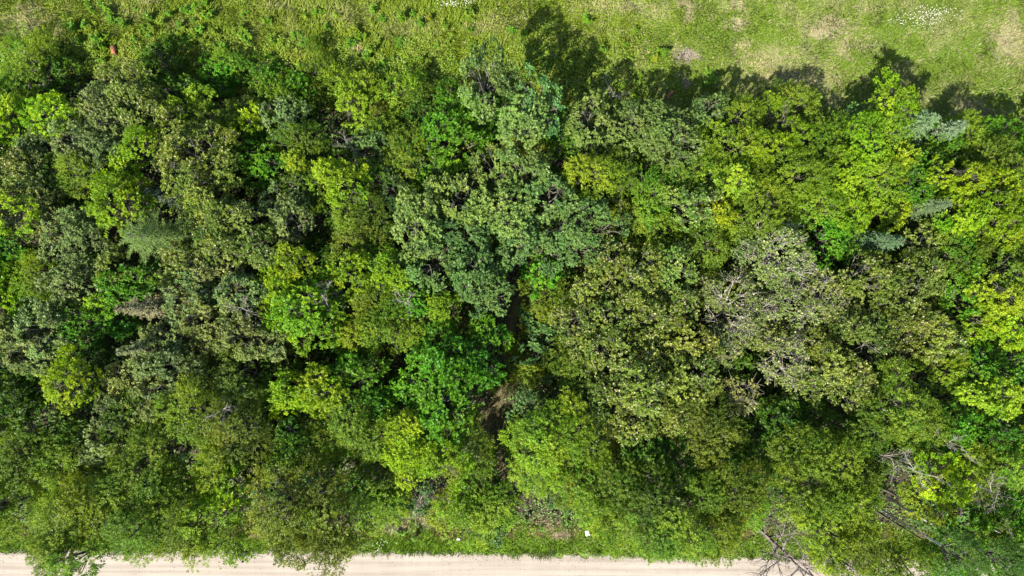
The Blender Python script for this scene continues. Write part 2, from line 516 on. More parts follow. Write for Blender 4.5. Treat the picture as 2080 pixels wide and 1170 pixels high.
def make_crown(form, R, seed):
    """crown mesh + branch mesh, both about the crown's centre"""
    f = FORMS[form]
    r = np.random.default_rng(seed)
    Rz = R * r.uniform(.85, 1.1)
    K = int(f['K'] * (0.55 + 0.45 * R / 1.6)) + 1
    # irregular outline: the crown reaches further in some directions than in others
    ph = r.uniform(0, 6.28, 3)

    def reach(az):
        return 1 + .13 * np.sin(2 * az + ph[0]) + .13 * np.sin(3 * az + ph[1]) + .11 * np.sin(5 * az + ph[2])
    lob, rad = [], []
    for k in range(K):
        zc = 1 - 1.15 * (k + .5) / K
        az = k * 2.39996 + r.uniform(-.5, .5)
        rr = math.sqrt(max(0, 1 - zc * zc))
        q = r.uniform(*f['lobe']) * R
        dist = r.uniform(.38, .86)
        dd = min(dist * reach(az), .88)
        lob.append((rr * math.cos(az) * R * dd, rr * math.sin(az) * R * dd, zc * Rz * r.uniform(.42, .85)))
        rad.append(q)
    lob, rad = np.array(lob), np.array(rad)
    nleaf = int(f['lai'] * math.pi * R * R / (f['L'] * f['W'] * .5))
    nsh = max(24, nleaf // f['n'])
    pick = r.choice(K, nsh * 5, p=rad ** 2 / (rad ** 2).sum())
    d = rand_dirs(nsh * 5, r)
    outw = unit(lob + np.array([0, 0, .35 * R]))[pick]
    ok = (d * outw).sum(1) > r.uniform(-.75, .35, len(d))
    pos = lob[pick] + d * (rad[pick] * r.uniform(.6, 1.08, len(d)))[:, None] * np.array([1, 1, .85])
    dist = np.linalg.norm(pos[:, None, :] - lob[None], axis=2) / rad[None]
    dist[np.arange(len(pos)), pick] = 9
    ok &= dist.min(axis=1) > r.uniform(.45, .95, len(pos))
    # gaps
    gn = fbm(pos[:, 0] * 2.2 / max(R, 1) + seed, pos[:, 1] * 2.2 / max(R, 1) + seed * .7, 2)
    ok &= gn > r.uniform(.20, .46, len(pos))
    g2 = vnoise(pos[:, 0] * 2.6 + seed * 1.3, pos[:, 1] * 2.6 + pos[:, 2] * 1.7 + seed)
    ok &= g2 > r.uniform(.10, .52, len(pos))
    idx = np.nonzero(ok)[0][:nsh]
    pos, d, outw, pick = pos[idx], d[idx], outw[idx], pick[idx]
    n = f['n']
    ax = unit(d * .6 + outw * .5 + np.array([0, 0, .45 - f['droop'] * 1.6]) + r.normal(size=d.shape) * .30)
    t = r.uniform(0, 1, (len(pos), n)) ** .6
    P = pos[:, None, :] + ax[:, None, :] * (t * f['S'])[..., None] + r.normal(size=(len(pos), n, 3)) * .022
    rad_v = r.normal(size=(len(pos), n, 3))
    rad_v -= (rad_v * ax[:, None, :]).sum(2, keepdims=True) * ax[:, None, :]
    A = unit(rad_v) * .85 + ax[:, None, :] * (.25 + .5 * t)[..., None] + np.array([0, 0, -.25 * f['droop'] * 2])
    N = np.array([0, 0, 1.0]) * f['up'] + outw[:, None, :] * .35 + ax[:, None, :] * .3 + r.normal(size=A.shape) * .42
    sz = r.uniform(.7, 1.2, (len(pos), n))
    V, F = leaf_quads(P.reshape(-1, 3), A.reshape(-1, 3), N.reshape(-1, 3), (f['L'] * sz).ravel(), (f['W'] * sz).ravel())
    shv = r.uniform(0, 1, (len(pos), 1))
    lv = r.uniform(-.32, .32, K)[pick][:, None]
    hue = np.repeat(np.clip(r.normal(.5, .28, K), 0, 1)[pick], n)
    var = np.clip(.5 + lv + (shv - .5) * .45 + r.normal(0, .14, (len(pos), n)), 0, 1).ravel()
    pale = np.zeros((len(pos), n))
    if f['pale']:
        lobe_p = r.uniform(0.2, 1.8, K)[pick][:, None]
        pale = (r.random((len(pos), n)) < f['pale'] * lobe_p * (t > .55) * 2) * r.uniform(.5, 1, (len(pos), n))
    me = mesh_np(form + "_crown", V, F, [f['mat']], {"leaf_var": var, "leaf_pale": pale.ravel(), "branch_hue": hue})
    # limbs: from the trunk below to the lobes, then twigs to some shoots
    segs = []
    bt = np.array([0, 0, -Rz * 1.0])
    for k in range(K):
        c = lob[k]
        mid = bt * .45 + c * .5 + r.normal(size=3) * .08 * R
        mid[2] -= .1 * R
        segs += [(bt, mid, .045 * R, .028 * R), (mid, c, .028 * R, .016 * R)]
        own = np.nonzero(pick == k)[0]
        for j in own[: (13 if form == 'bare' else 3 if form == 'fine' else 5)]:
            m2_ = c * .5 + pos[j] * .5 + r.normal(size=3) * .06 * R
            tip = pos[j] + ax[j] * (.25 if form == 'bare' else .05)
            segs += [(c, m2_, .010 * R, .006 * R), (m2_, tip, .006 * R, .0025 * R)]
            if form == 'bare':
                for q in range(2):
                    b = m2_ + (tip - m2_) * r.uniform(.2, .8)
                    segs.append((b, b + (ax[j] * .5 + r.normal(size=3) * .55) * r.uniform(.2, .45), .007 * R, .003))
    bV, bF = tubes(segs, 4)
    bm = mesh_np(form + "_branches", bV, bF, [M_DEAD if form == 'bare' else M_BARK])
    return me, bm, Rz


PROTO = {}
sd = 100
for form in FORMS:
    for R, cnt in ((0.95, 5), (1.6, 6), (2.35, 4)):
        lst = []
        for k in range(cnt if form != 'bare' else 4):
            sd += 1
            lst.append((*make_crown(form, R, sd), R))
        PROTO[form, R] = lst


def make_trunk(mat, r):
    segs, p = [], np.array([0, 0, -.02])
    for k in range(6):
        q = np.array([r.normal() * .05, r.normal() * .05, (k + 1) / 6])
        if k == 5:
            q[:2] = 0
        segs.append((p, q, 1.25 - .14 * k if k else 1.6, 1.25 - .14 * (k + 1)))
        p = q
    V, F = tubes(segs, 7)
    return mesh_np("trunk", V, F, [mat])


TRUNKS = [make_trunk(M_BARK, np.random.default_rng(k)) for k in range(4)]
PALE_TRUNKS = [make_trunk(M_PALE_BARK, np.random.default_rng(k + 9)) for k in range(3)]

# tree kinds: form, base leaf colour, how it looks in words
KINDS = {
    'G': ('clump', (0.124, 0.184, 0.036), "clumpy grey-green tree"),
    'B': ('clump', (0.092, 0.168, 0.036), "clumpy bluish green tree"),
    'O': ('seed', (0.132, 0.178, 0.020), "pale-flecked olive tree"),
    'Y': ('ash', (0.200, 0.300, 0.008), "bright yellow-green tree"),
    'S': ('broad', (0.094, 0.205, 0.009), "vivid green leafy tree"),
    'L': ('ash', (0.255, 0.345, 0.018), "lime-yellow tree"),
    'D': ('broad', (0.072, 0.140, 0.009), "dark green leafy tree"),
    'M': ('fine', (0.132, 0.198, 0.014), "mid-green feathery tree"),
    'N': ('fine', (0.160, 0.238, 0.012), "fresh green feathery tree"),
    'V': ('fine', (0.122, 0.162, 0.016), "dull olive feathery tree"),
    'W': ('bare', (0.160, 0.195, 0.036), "half-bare tree with grey twigs"),
}
SHRUB_WORDS = {'G': "grey-green shrub", 'B': "bluish green shrub", 'O': "pale-flecked olive shrub", 'Y': "bright yellow-green shrub",
               'S': "vivid green shrub", 'L': "lime-yellow shrub", 'D': "dark green shrub", 'M': "mid-green feathery shrub",
               'N': "fresh green feathery shrub", 'V': "dull olive feathery shrub", 'W': "half-bare twiggy shrub"}

# every crown one can pick out in the photograph: "kind u v radius [height]" in photo pixels and metres
CROWNS = """
M 60 135 58 2.6;D 118 146 46 2.2;S 20 192 46 3;Y 8 238 46 5;Y 105 232 52 5.4;O 258 180 66 4.8;G 205 222 76 5.6;O 272 236 48 5.4;
D 362 180 36 3;D 330 128 50 1.3;Y 350 228 30 4.4;L 406 198 30 3.6;M 416 240 42 4;Y 455 276 27 4.2;Y 516 246 36 3.6;S 500 292 42 4;
G 570 232 44 4.6;N 602 282 42 4.6;L 595 325 26 5;Y 284 294 42 6.2;O 345 256 38 5.4;G 64 292 42 5;Y 28 276 30 4.6;G 146 290 52 5.6;
G 202 312 62 5.8;O 386 316 84 6.4;O 402 374 78 6.4;Y 250 346 40 5.6;N 155 350 44 5.8;O 40 362 54 6;D 110 358 38 5;Y 240 412 64 7.2;
S 533 330 50 4.4;N 610 376 46 5;Y 684 364 58 6.5;N 480 132 38 1.3;S 540 160 40 1.3;N 640 134 42 1.3;S 592 190 46 1.8;L 718 220 46 3;
N 740 178 36 2.2;N 560 205 36 2.4;S 440 150 40 1.3;N 690 170 36 1.8;
G 755 302 44 4.4;D 757 362 34 4.6;N 816 180 36 2.6;N 861 196 38 3;S 922 212 46 4.2;S 918 284 84 5.4;G 982 160 66 8;G 1063 246 66 7.6;
B 1092 190 58 7.4;S 1122 236 44 5;G 1196 246 60 5.6;G 1304 250 70 6;G 1366 282 72 6.2;N 1213 350 54 6.2;M 1260 340 52 5.4;G 1006 338 50 6.4;
G 1082 346 50 6.4;M 828 332 48 4.8;G 872 320 42 5;M 824 290 36 4;N 780 270 36 3.4;D 860 240 40 3.4;S 965 232 40 4.6;D 1150 300 44 4.4;
G 848 440 66 6.8;G 936 402 66 7;G 1030 424 70 7.2;G 1120 402 62 7;B 950 480 66 7;G 1050 482 58 7;G 1152 446 56 6.8;B 1212 462 58 6.6;
B 884 528 64 7;B 968 560 66 7.2;B 1012 596 44 6.8;B 1122 504 46 6;G 862 490 50 6.8;B 1182 504 46 6;S 1102 556 38 4;M 1090 604 42 3.4;
M 710 438 44 5.6;V 748 452 46 5.8;V 722 492 50 5.8;B 802 390 42 5.4;D 780 500 40 5;
Y 712 552 54 6.4;Y 790 552 52 6.2;N 764 608 46 6;S 834 606 46 6;Y 896 622 44 6.2;N 800 662 52 6;N 742 664 46 6;M 860 660 40 5.4;
S 896 694 50 6.4;S 986 694 48 6;S 892 772 86 7.4;S 952 742 54 7;Y 592 802 56 7.4;Y 656 788 56 7.4;S 722 768 54 7;
O 1240 536 60 6.4;O 1304 562 60 6.6;O 1370 546 50 6.4;O 1198 592 48 5.8;O 1168 664 50 5.8;O 1240 644 56 6.6;O 1312 640 60 6.8;O 1382 622 50 6.6;
M 1178 764 48 5.2;O 1212 720 52 6.4;O 1274 720 64 7;O 1344 710 64 7;O 1404 690 54 6.8;O 1244 800 60 7.2;O 1312 790 62 7.4;O 1380 780 60 7.2;
O 1292 862 58 7.2;O 1360 842 52 7.2;G 1200 842 54 6.4;B 1080 652 36 2.6;B 1076 722 40 2.6;M 1078 764 30 2.2;G 1104 792 46 3.4;B 1110 700 32 2.6;
O 1408 416 56 6.4;Y 1468 430 42 5.6;N 1556 418 76 6.2;L 1500 364 32 6.4;M 1440 500 46 5.4;S 1500 462 44 5.2;S 1580 462 44 5;
W 1585 520 82 7.2;W 1506 626 76 7;W 1604 618 68 7;W 1682 604 50 7;W 1602 726 58 7;W 1500 806 40 6.6;W 1480 700 46 6.4;O 1560 680 50 6.6;
O 1760 570 68 7.2;O 1838 584 68 7.4;O 1886 560 44 7;O 1762 690 78 7.6;O 1846 660 56 7.6;O 1896 676 60 7.4;O 1934 700 38 7;O 1704 742 58 7.4;
O 1742 788 52 7.4;Y 1732 430 40 5.4;Y 1802 430 46 5.6;S 1692 486 48 5.2;N 1668 412 50 5.6;D 1740 500 44 4.8;
Y 1962 430 56 6.6;Y 2022 402 60 6.6;Y 2046 466 52 6.6;M 1972 502 46 6.2;S 1950 534 54 6.4;O 1880 492 42 6;
L 2032 602 56 7.4;Y 2000 648 56 7.2;S 1962 602 40 6.4;M 2062 552 42 6.6;Y 2062 664 46 7;S 1990 762 52 7;S 2052 744 52 7;N 1924 756 46 6.6;
G 1440 222 42 5;N 1510 240 44 4.4;Y 1571 206 26 3.4;M 1614 222 54 3.8;N 1494 298 56 5.4;Y 1562 302 46 5.2;Y 1630 278 42 4.8;G 1749 234 28 3.8;
Y 1824 214 54 5.2;N 1806 258 46 5;Y 1758 302 74 5.6;L 1838 320 34 5.4;Y 1702 346 60 5.8;N 1690 300 50 5.2;N 1622 362 68 5.8;N 1790 362 54 5.6;
S 1860 370 50 5.8;Y 1956 362 56 6.2;S 1912 292 40 4.4;N 1972 274 42 4;S 2042 284 52 4.6;M 2012 326 42 5;D 1892 322 40 4.4;M 2062 342 46 5.6;D 2000 300 34 4;
N 1440 350 50 5.4;M 1390 350 46 5.6;N 1320 390 46 5.6;N 1340 460 44 5.2;M 1290 440 44 5;
G 70 434 66 6.6;G 122 472 54 6.6;Y 14 432 42 7;S 12 500 42 6;Y 12 616 42 6.4;S 16 572 40 6;G 166 486 50 6.4;G 138 578 72 7;
N 62 560 42 6.6;O 222 540 46 6.6;S 276 570 38 6.4;S 226 592 42 6.2;Y 204 622 32 6.2;O 428 470 68 7;O 360 540 50 6.8;O 446 506 58 7;
O 484 448 54 6.8;G 560 422 54 6.2;G 584 452 46 6.2;O 520 502 50 6.8;G 428 582 64 7.2;G 374 598 60 7.2;G 482 592 50 7;G 402 646 54 7;
Y 594 532 46 6.8;Y 568 578 46 6.6;Y 612 624 62 7.5;Y 642 664 54 6.8;Y 570 642 46 6.6;S 660 540 46 6;G 78 670 58 7.2;G 50 716 66 7.2;
G 16 690 40 7;S 164 658 44 6.4;S 234 660 36 5.8;G 328 690 46 6.6;G 432 684 52 6.8;G 492 684 50 6.8;G 542 696 42 6.6;Y 138 780 56 8.4;
D 60 780 44 6.4;G 326 756 64 7.6;G 250 772 52 7.2;V 412 764 58 7.4;V 482 772 58 7.4;D 180 740 42 6;D 560 750 40 6;
D 20 824 56 7.6;D 92 862 64 8;M 48 932 62 8.4;M 104 938 42 8;G 212 902 58 8;G 292 816 56 7.8;G 222 850 46 7.6;M 256 858 46 7.4;
M 302 936 72 8.8;M 294 990 60 8.8;M 384 840 54 8.2;V 472 874 72 8.6;N 446 968 54 8.6;Y 456 1006 44 8.4;D 582 892 54 7;M 652 902 46 6.6;D 540 940 50 7;
N 40 1044 56 5;N 100 1010 50 7;M 122 1062 58 9.6;M 182 1042 68 9.6;M 112 1116 56 10;M 150 1140 46 10;M 274 1068 72 9.8;M 330 1028 56 9.2;N 428 1060 66 9.6;
M 362 1086 54 9.6;M 458 1116 36 9.6;V 562 1040 70 9.8;V 642 1004 60 9.4;V 664 1064 66 10;V 660 1122 50 10;V 588 1112 38 9.8;M 392 1112 32 9.6;M 220 1000 56 9;
S 906 826 92 8;Y 840 924 68 8;Y 904 932 58 8;M 712 858 54 7.4;M 742 896 50 7;S 764 828 44 7;M 950 912 54 6.6;Y 822 876 50 7.8;D 650 960 44 6;
B 1086 846 46 6.4;N 1112 900 76 7.4;N 1172 876 60 7.4;M 1080 954 48 6.6;M 1152 964 54 7;B 1126 992 44 5.2;D 972 985 54 5;N 956 1046 62 5;M 1004 1022 52 5;
B 990 1076 38 3;M 908 1044 36 3;N 776 1026 58 3.6;D 722 1002 50 4.6;D 762 956 46 5;N 1204 994 58 7;N 1226 1030 58 7;N 1256 1064 50 6.6;M 1272 1002 60 8;
M 1340 1028 74 9.2;M 1332 1090 58 9.4;M 1402 1084 58 9.4;D 1312 950 64 7.6;D 1384 966 60 7.6;
V 1452 884 58 7.6;D 1472 946 60 7.6;D 1542 906 50 7.2;D 1592 862 58 6.8;D 1646 838 46 6;M 1490 1014 68 9;M 1430 1024 50 9;N 1512 1030 48 8.6;M 1452 1088 58 9.4;
M 1636 926 60 8.4;M 1702 962 74 9;M 1650 1014 64 9.2;N 1722 1034 62 9.4;N 1692 1086 58 9.6;M 1745 1112 46 9.8;M 1842 824 62 8.4;M 1800 854 54 8.4;M 1892 864 54 8.6;
D 1762 890 48 7.6;L 1990 808 46 8.6;L 2042 812 38 8.6;S 1952 882 54 8.4;S 2032 886 50 8.4;N 1992 944 58 9;N 2052 962 50 9;Y 1932 984 54 8.6;N 1890 1016 44 8.4;
S 1962 1084 68 9.6;S 2042 1064 58 9.6;M 1862 1152 50 10;M 1800 1144 58 10;S 1962 1150 58 10;S 2062 1144 50 10;M 1722 1150 32 9.6;D 1770 960 40 6;
O 1660 700 44 6.4;O 1640 780 44 6.8;O 1430 760 50 7;V 1420 840 48 7;D 1500 740 40 5.4;D 1650 660 44 5;D 1230 300 40 4;N 1052 650 24 1.2;M 1046 700 22 1.1;N 1056 742 24 1.2;M 1010 770 22 1.2;D 1575 955 40 5
"""
# trees just outside the frame, so that the strip of wood goes on
OUTSIDE = """
M -60 1060 70 9.6;M -50 960 64 8.6;G -60 860 60 8;D -50 760 56 7.4;G -60 660 62 7;Y -55 560 52 6.6;G -60 450 62 6.4;O -60 340 58 6;N -55 230 50 4.6;
M -180 1040 80 9.6;G -190 880 90 8;G -190 700 90 7.4;O -190 520 90 7;M -180 350 80 6;
S 2150 300 56 5;Y 2150 400 60 6.4;M 2150 500 60 6.8;L 2150 610 56 7.2;S 2150 720 60 7.4;Y 2150 820 56 8.4;N 2150 930 64 9;S 2160 1050 70 9.8;M 2170 1150 64 10;
M 2290 350 80 6;Y 2290 520 86 7;S 2290 700 86 8;M 2290 880 86 9;M 2290 1060 80 10
"""
# things in the picture that anyone can find, used to say where a tree stands
MARKS = [
    ("rusty drum", 231, 103), ("grey bare soil patch", 1392, 110), ("brick-red plank", 1360, 193), ("feathery grey-green pine", 292, 480),
    ("upper brown spire conifer", 290, 622), ("lower brown spire conifer", 275, 690), ("large pale-blue spruce", 1880, 246), ("smaller pale-blue spruce", 1942, 254),
    ("blue spruce inside the wood", 1802, 490), ("dull grey-green spruce", 1908, 416), ("big half-bare tree", 1585, 520), ("narrow brown trail", 1020, 800),
    ("roadside dead tree", 1585, 1110), ("white litter by road", 1193, 1083), ("brush pile by road", 866, 1010), ("dark brush heap", 782, 235),
    ("fallen grey dead crown", 1860, 945), ("grey dead crown at right edge", 2042, 1002), ("bare grey snag", 1955, 906), ("pale leaning poplar trunks", 1850, 1062),
    ("tall vivid-green crown", 892, 780), ("lime-yellow tree at right", 2032, 605), ("lone yellow sapling", 595, 325), ("bright bush by left pine", 240, 412),
    ("left roadside grass", 30, 1085), ("roadside grass strip", 820, 1100), ("white daisy patch", 1880, 38), ("lower left bright bush", 138, 780),
    ("grey twig tangle", 652, 598), ("top left corner", 0, 0), ("bottom left corner", 0, 1170), ("bottom right corner", 2080, 1170),
    ("left photo edge", 0, 520), ("central grey-green grove", 1010, 450), ("small white-green sapling", 1749, 234), ("notch in meadow edge", 1180, 190),
    ("upper-left pale olive tree", 252, 166), ("dark gap right of centre", 1650, 850), ("upper right meadow corner", 2080, 260), ("orange-tinted sapling", 1838, 320),
    ("small straw ring in meadow", 722, 98), ("daisies at top edge", 930, 5), ("straw patch at upper left", 55, 40), ("tall weeds at top centre", 1192, 50),
    ("straw at top edge", 302, 3), ("meadow shadow at top centre", 1080, 110),
]
ORD = ["", "second ", "third ", "fourth ", "fifth ", "sixth ", "seventh ", "eighth ", "ninth ", "tenth ", "eleventh ", "twelfth "]
_seen = {}


def where(u, v):
    best = sorted(MARKS, key=lambda m: math.hypot(u - m[1], v - m[2]))
    best = [b for b in best if math.hypot(u - b[1], v - b[2]) > 8]
    m = best[0]
    a = math.degrees(math.atan2(m[2] - v, u - m[1])) % 360
    d = ["right of", "upper right of", "above", "upper left of", "left of", "lower left of", "below", "lower right of"][int((a + 22.5) // 45) % 8]
    return d, m[0], best[1][0], math.hypot(u - m[1], v - m[2])


PENDING = []      # (object, size word, look, u, v): labelled at the end, when all are known


def tint(c, r, s=.13):
    k = 1 + r.normal(0, s)
    h = r.normal(0, .07)
    return (max(.01, c[0] * k * (1 + h)), max(.01, c[1] * k), max(.004, c[2] * k * (1 - h)))


def place_tree(kind, u, v, rp, h, r, shrub=False):
    if 590 < v < 950 and h > 1.3:            # keep the trodden trail open between the crowns
        tu = np.interp(v, [t[1] for t in TRAIL], [t[0] for t in TRAIL])
        need = rp * .92 + 14
        if abs(u - tu) < need:
            u = tu + math.copysign(need, u - tu)
    form, colr, look = KINDS[kind]
    Rapp = rp * M_PX
    z = h - .45 * Rapp * .8
    R = Rapp * (H_CAM - z) / H_CAM * 1.05
    key = min((0.95, 1.6, 2.35), key=lambda q: abs(math.log(q / R)))
    me, bm, Rz, R0 = PROTO[form, key][r.integers(len(PROTO[form, key]))]
    s = R / R0
    hh = max(h, Rz * s * 1.25)
    zc = hh - Rz * s * .92
    z = zc + .45 * Rz * s
    x, y = px(u, v, z)
    small = shrub or h < 4.0
    root = thing("shrub" if small else "broadleaf_tree", (x, y, 0), r.uniform(0, 6.28), "", "shrub" if small else "tree",
                 "shrubs under and beside the wood" if small else "trees of the wood")
    if kind == 'G' and u < 700:
        colr = (0.150, 0.190, 0.046)      # the left-hand trees are a warmer grey-green
    c = tint(colr, r)
    e = r.uniform(.87, 1.15)
    link("crown", me, root, (0, 0, zc), (s * e, s / e, s), 0, c)
    link("branches", bm, root, (0, 0, zc), (s * e, s / e, s))
    tr = .035 + .028 * R
    zt = max(.3, zc - Rz * s * .95)
    pale = kind in 'M' and v > 800 and u > 1600
    link("trunk", (PALE_TRUNKS if pale else TRUNKS)[r.integers(3)], root, (0, 0, 0), (tr, tr, zt))
    size = "small " if rp < 40 else ("large " if rp > 66 else "")
    PENDING.append((root, size, SHRUB_WORDS[kind] if small else look, u, v))
    return root


def parse(txt):
    for e in txt.replace("\n", "").split(";"):
        if e.strip():
            p = e.split()
            yield p[0], float(p[1]), float(p[2]), float(p[3]), float(p[4])


tr_rng = np.random.default_rng(21)
placed = []
for k, u, v, rp, h in parse(CROWNS):
    h2 = h + tr_rng.normal(0, .25)
    place_tree(k, u, v, rp, h2, tr_rng)
    placed.append((u, v))
for k, u, v, rp, h in parse(OUTSIDE):
    place_tree(k, u, v, rp, h, tr_rng)

# understorey shrubs in the gaps
cand, tries = [], 0
ur = np.random.default_rng(5)
while len(cand) < 130 and tries < 6000:
    tries += 1
    u, v = ur.uniform(-60, 2140), ur.uniform(215, 1040)
    foot = np.interp(u, [f[0] for f in FEET], [f[1] for f in FEET])
    if v < foot + 40:
        continue
    td = min(math.hypot(u - a, (v - b)) for a, b in TRAIL)
    if td < 46 or (720 < u < 1210 and v > 1000):
        continue
    if any(math.hypot(u - a, v - b) < 62 for a, b in cand):
        continue
    if any(math.hypot(u - a, v - b) < 26 for a, b in placed):
        continue
    cand.append((u, v))
for u, v in cand:
    place_tree('DSBMDV'[ur.integers(6)], u, v, ur.uniform(38, 56), ur.uniform(2.2, 3.6), ur, True)


# ------------------------------------------------------------------ conifers
def make_conifer(h, R, seed, droop=.35, dens=1.0, needle=(.16, .05), brown=0.0, power=.85):
    r = np.random.default_rng(seed)
    segs, P, A, N, var, pale = [], [], [], [], [], []
    segs.append((np.array([0, 0, 0]), np.array([0, 0, h * .55]), .02 * h * .9, .012 * h))
    segs.append((np.array([0, 0, h * .55]), np.array([0, 0, h]), .012 * h, .003 * h))
    tsegs, bsegs = list(segs), []
    z = .12 * h
    while z < h * .985:
        t = z / h
        Lb = R * (1 - t) ** power * r.uniform(.85, 1.1) + .06
        nb = int((9 if t < .8 else 6) * dens) + r.integers(0, 3)
        a0 = r.uniform(0, 6.28)
        for k in range(nb):
            az = a0 + k * 2 * math.pi / nb + r.uniform(-.2, .2)
            if r.random() < .12:
                continue
            lb = Lb * r.uniform(.55, 1.2)
            d = np.array([math.cos(az), math.sin(az), 0])
            rise = .25 + .55 * t
            p0 = np.array([0, 0, z + r.uniform(-.05, .05)])
            m = max(3, int(lb / .085))
            side = np.array([-d[1], d[0], 0])
            s = np.linspace(.12, 1, m)
            pts = p0 + d * (s * lb)[:, None] + np.array([0, 0, 1]) * ((rise * s - (droop + .25) * s ** 2) * lb)[:, None]
            bsegs.append((p0, pts[len(pts) // 2], .006 + .006 * lb, .006))
            bsegs.append((pts[len(pts) // 2], pts[-1], .006, .002))
            for sg in (-1, 1, 0):
                n_ = len(pts)
                ln = needle[0] * (1.4 - .7 * s) * r.uniform(.8, 1.2, n_)
                ax = d * .75 + side * sg * .8 + np.array([0, 0, -.1]) + r.normal(size=(n_, 3)) * .30
                P.append(pts)
                A.append(unit(ax) * ln[:, None])
                N.append(np.array([0, 0, 1.0]) + d * .3 + r.normal(size=(n_, 3)) * .55)
                var.append(np.clip(.35 + .35 * s + r.normal(0, .12, n_), 0, 1))
                pale.append((r.random(n_) < brown) * r.uniform(.5, 1, n_))
        z += h * .050 / dens ** .5 * (1.25 - .5 * t) * r.uniform(.7, 1.3)
    P, A, N = np.concatenate(P), np.concatenate(A), np.concatenate(N)
    ln = np.linalg.norm(A, axis=1)
    V, F = leaf_quads(P, A, N, ln, needle[1] * ln / needle[0] * 1.1, .05)
    cm = mesh_np("conifer_crown", V, F, [M_NEEDLE], {"leaf_var": np.concatenate(var), "leaf_pale": np.concatenate(pale), "branch_hue": np.full(len(F), .5)})
    tV_, tF_ = tubes(tsegs, 7)
    bV, bF = tubes(bsegs, 4)
    return cm, mesh_np("conifer_trunk", tV_, tF_, [M_BARK]), mesh_np("conifer_branches", bV, bF, [M_DEAD])


def conifer(name, u, v, ztop, h, R, seed, colr, label, cat, **kw):
    """u, v: where the tip shows in the photograph"""
    cm, tm, bm = make_conifer(h, R, seed, **kw)
    x, y = px(u, v, ztop)
    t = thing(name, (x, y, 0), seed * 1.7, label, cat, "conifers among the broadleaf trees")
    link("crown", cm, t, color=colr)
    link("trunk", tm, t)
    link("branches", bm, t)


BLUE = (0.092, 0.142, 0.052)
conifer("spruce_tree", 1905, 236, 6.4, 6.4, 2.2, 1, BLUE, "large pale blue-green spruce at the upper right edge of the wood", "spruce", needle=(.20, .065))
conifer("spruce_tree", 1964, 252, 5.6, 5.6, 1.6, 2, (0.100, 0.145, 0.066), "smaller pale blue spruce right beside the larger one at meadow edge", "spruce", needle=(.19, .06))
conifer("spruce_tree", 1840, 488, 8.2, 8.2, 1.6, 3, (0.058, 0.098, 0.038), "blue spruce deep inside the wood, ringed by green trees at right", "spruce", needle=(.19, .06))
conifer("spruce_tree", 1935, 412, 7.2, 7.2, 1.5, 4, (0.070, 0.105, 0.036), "dull grey-green spruce between yellow-green trees near right edge", "spruce")
conifer("spruce_tree", 292, 386, 6.3, 6.3, .8, 5, (0.07, 0.10, 0.055), "small blue-grey spruce tip beside bright yellow-green tree on the left", "spruce")
conifer("pine_tree", 256, 476, 9.2, 9.2, 3.0, 6, (0.085, 0.130, 0.022), "tall feathery grey-green pine with soft drooping branches, left of centre", "pine", droop=.65, needle=(.24, .030), dens=.95, power=.55)
conifer("spruce_tree", 228, 628, 9.8, 9.8, 1.5, 7, (0.100, 0.105, 0.036), "upper of two brownish spire-shaped conifers pointing left", "spruce", brown=.35, dens=1.15)
conifer("spruce_tree", 232, 716, 9.4, 9.4, 1.15, 8, (0.085, 0.110, 0.030), "lower of two dark spire-shaped conifers pointing left", "spruce", brown=.18, dens=1.15)


# ------------------------------------------------------------------ dead and bare wood
def grow(p, d, length, rad, level, r, out, spread=.55, up=.12):
    n = 4 if level else 3
    step = length / n
    for k in range(n):
        d = unit(d + r.normal(size=3) * .16 + np.array([0, 0, up * .3]))
        q = p + d * step
        r1_ = rad * (1 - .8 * (k + 1) / n)
        out.append((p, q, rad * (1 - .8 * k / n), max(r1_, .004)))
        p = q
        if level > 0:
            for b in range(r.integers(1, 3)):
                nd = unit(d + r.normal(size=3) * spread + np.array([0, 0, up * .5]))
                grow(p, nd, length * r.uniform(.4, .62), max(rad * .5 * (1 - .6 * k / n), .006), level - 1, r, out, spread, up)


def dead_tree(u, v, h, seed, label, mat, R=1.6, lean=None, limbs=8, zfrac=.55, rad=.085, group="dead bare trees", lev=2):
    """u, v: foot of the tree on the ground, in photo pixels"""
    r = np.random.default_rng(seed)
    x, y = px(u, v)
    t = thing("dead_tree", (x, y, 0), 0, label, "dead tree", group)
    lean = np.array(lean or (0, 0, 1.0), float)
    lean = unit(lean)
    tr, p = [], np.array([0, 0, -.1])
    pts = []
    for k in range(6):
        q = lean * h * (k + 1) / 6 + np.array([r.normal() * .05, r.normal() * .05, 0])
        tr.append((p, q, rad * (1.15 - .15 * k), rad * (1.15 - .15 * (k + 1))))
        pts.append(q)
        p = q
    V, F = tubes(tr, 7)
    link("trunk", mesh_np("dead_trunk", V, F, [mat]), t)
    for k in range(limbs):
        s = zfrac + (1 - zfrac) * (k + .6) / limbs
        az = k * 2.4 + r.uniform(-.4, .4)
        d = unit(np.array([math.cos(az), math.sin(az), r.uniform(.15, .7)]) + lean * .3)
        out = []
        grow(lean * h * s, d, R * r.uniform(.75, 1.15) * (1.25 - .5 * s), rad * .5, lev, r, out, .5)
        V, F = tubes(out, 4)
        link("branch", mesh_np("dead_branch", V, F, [mat]), t)
    return t


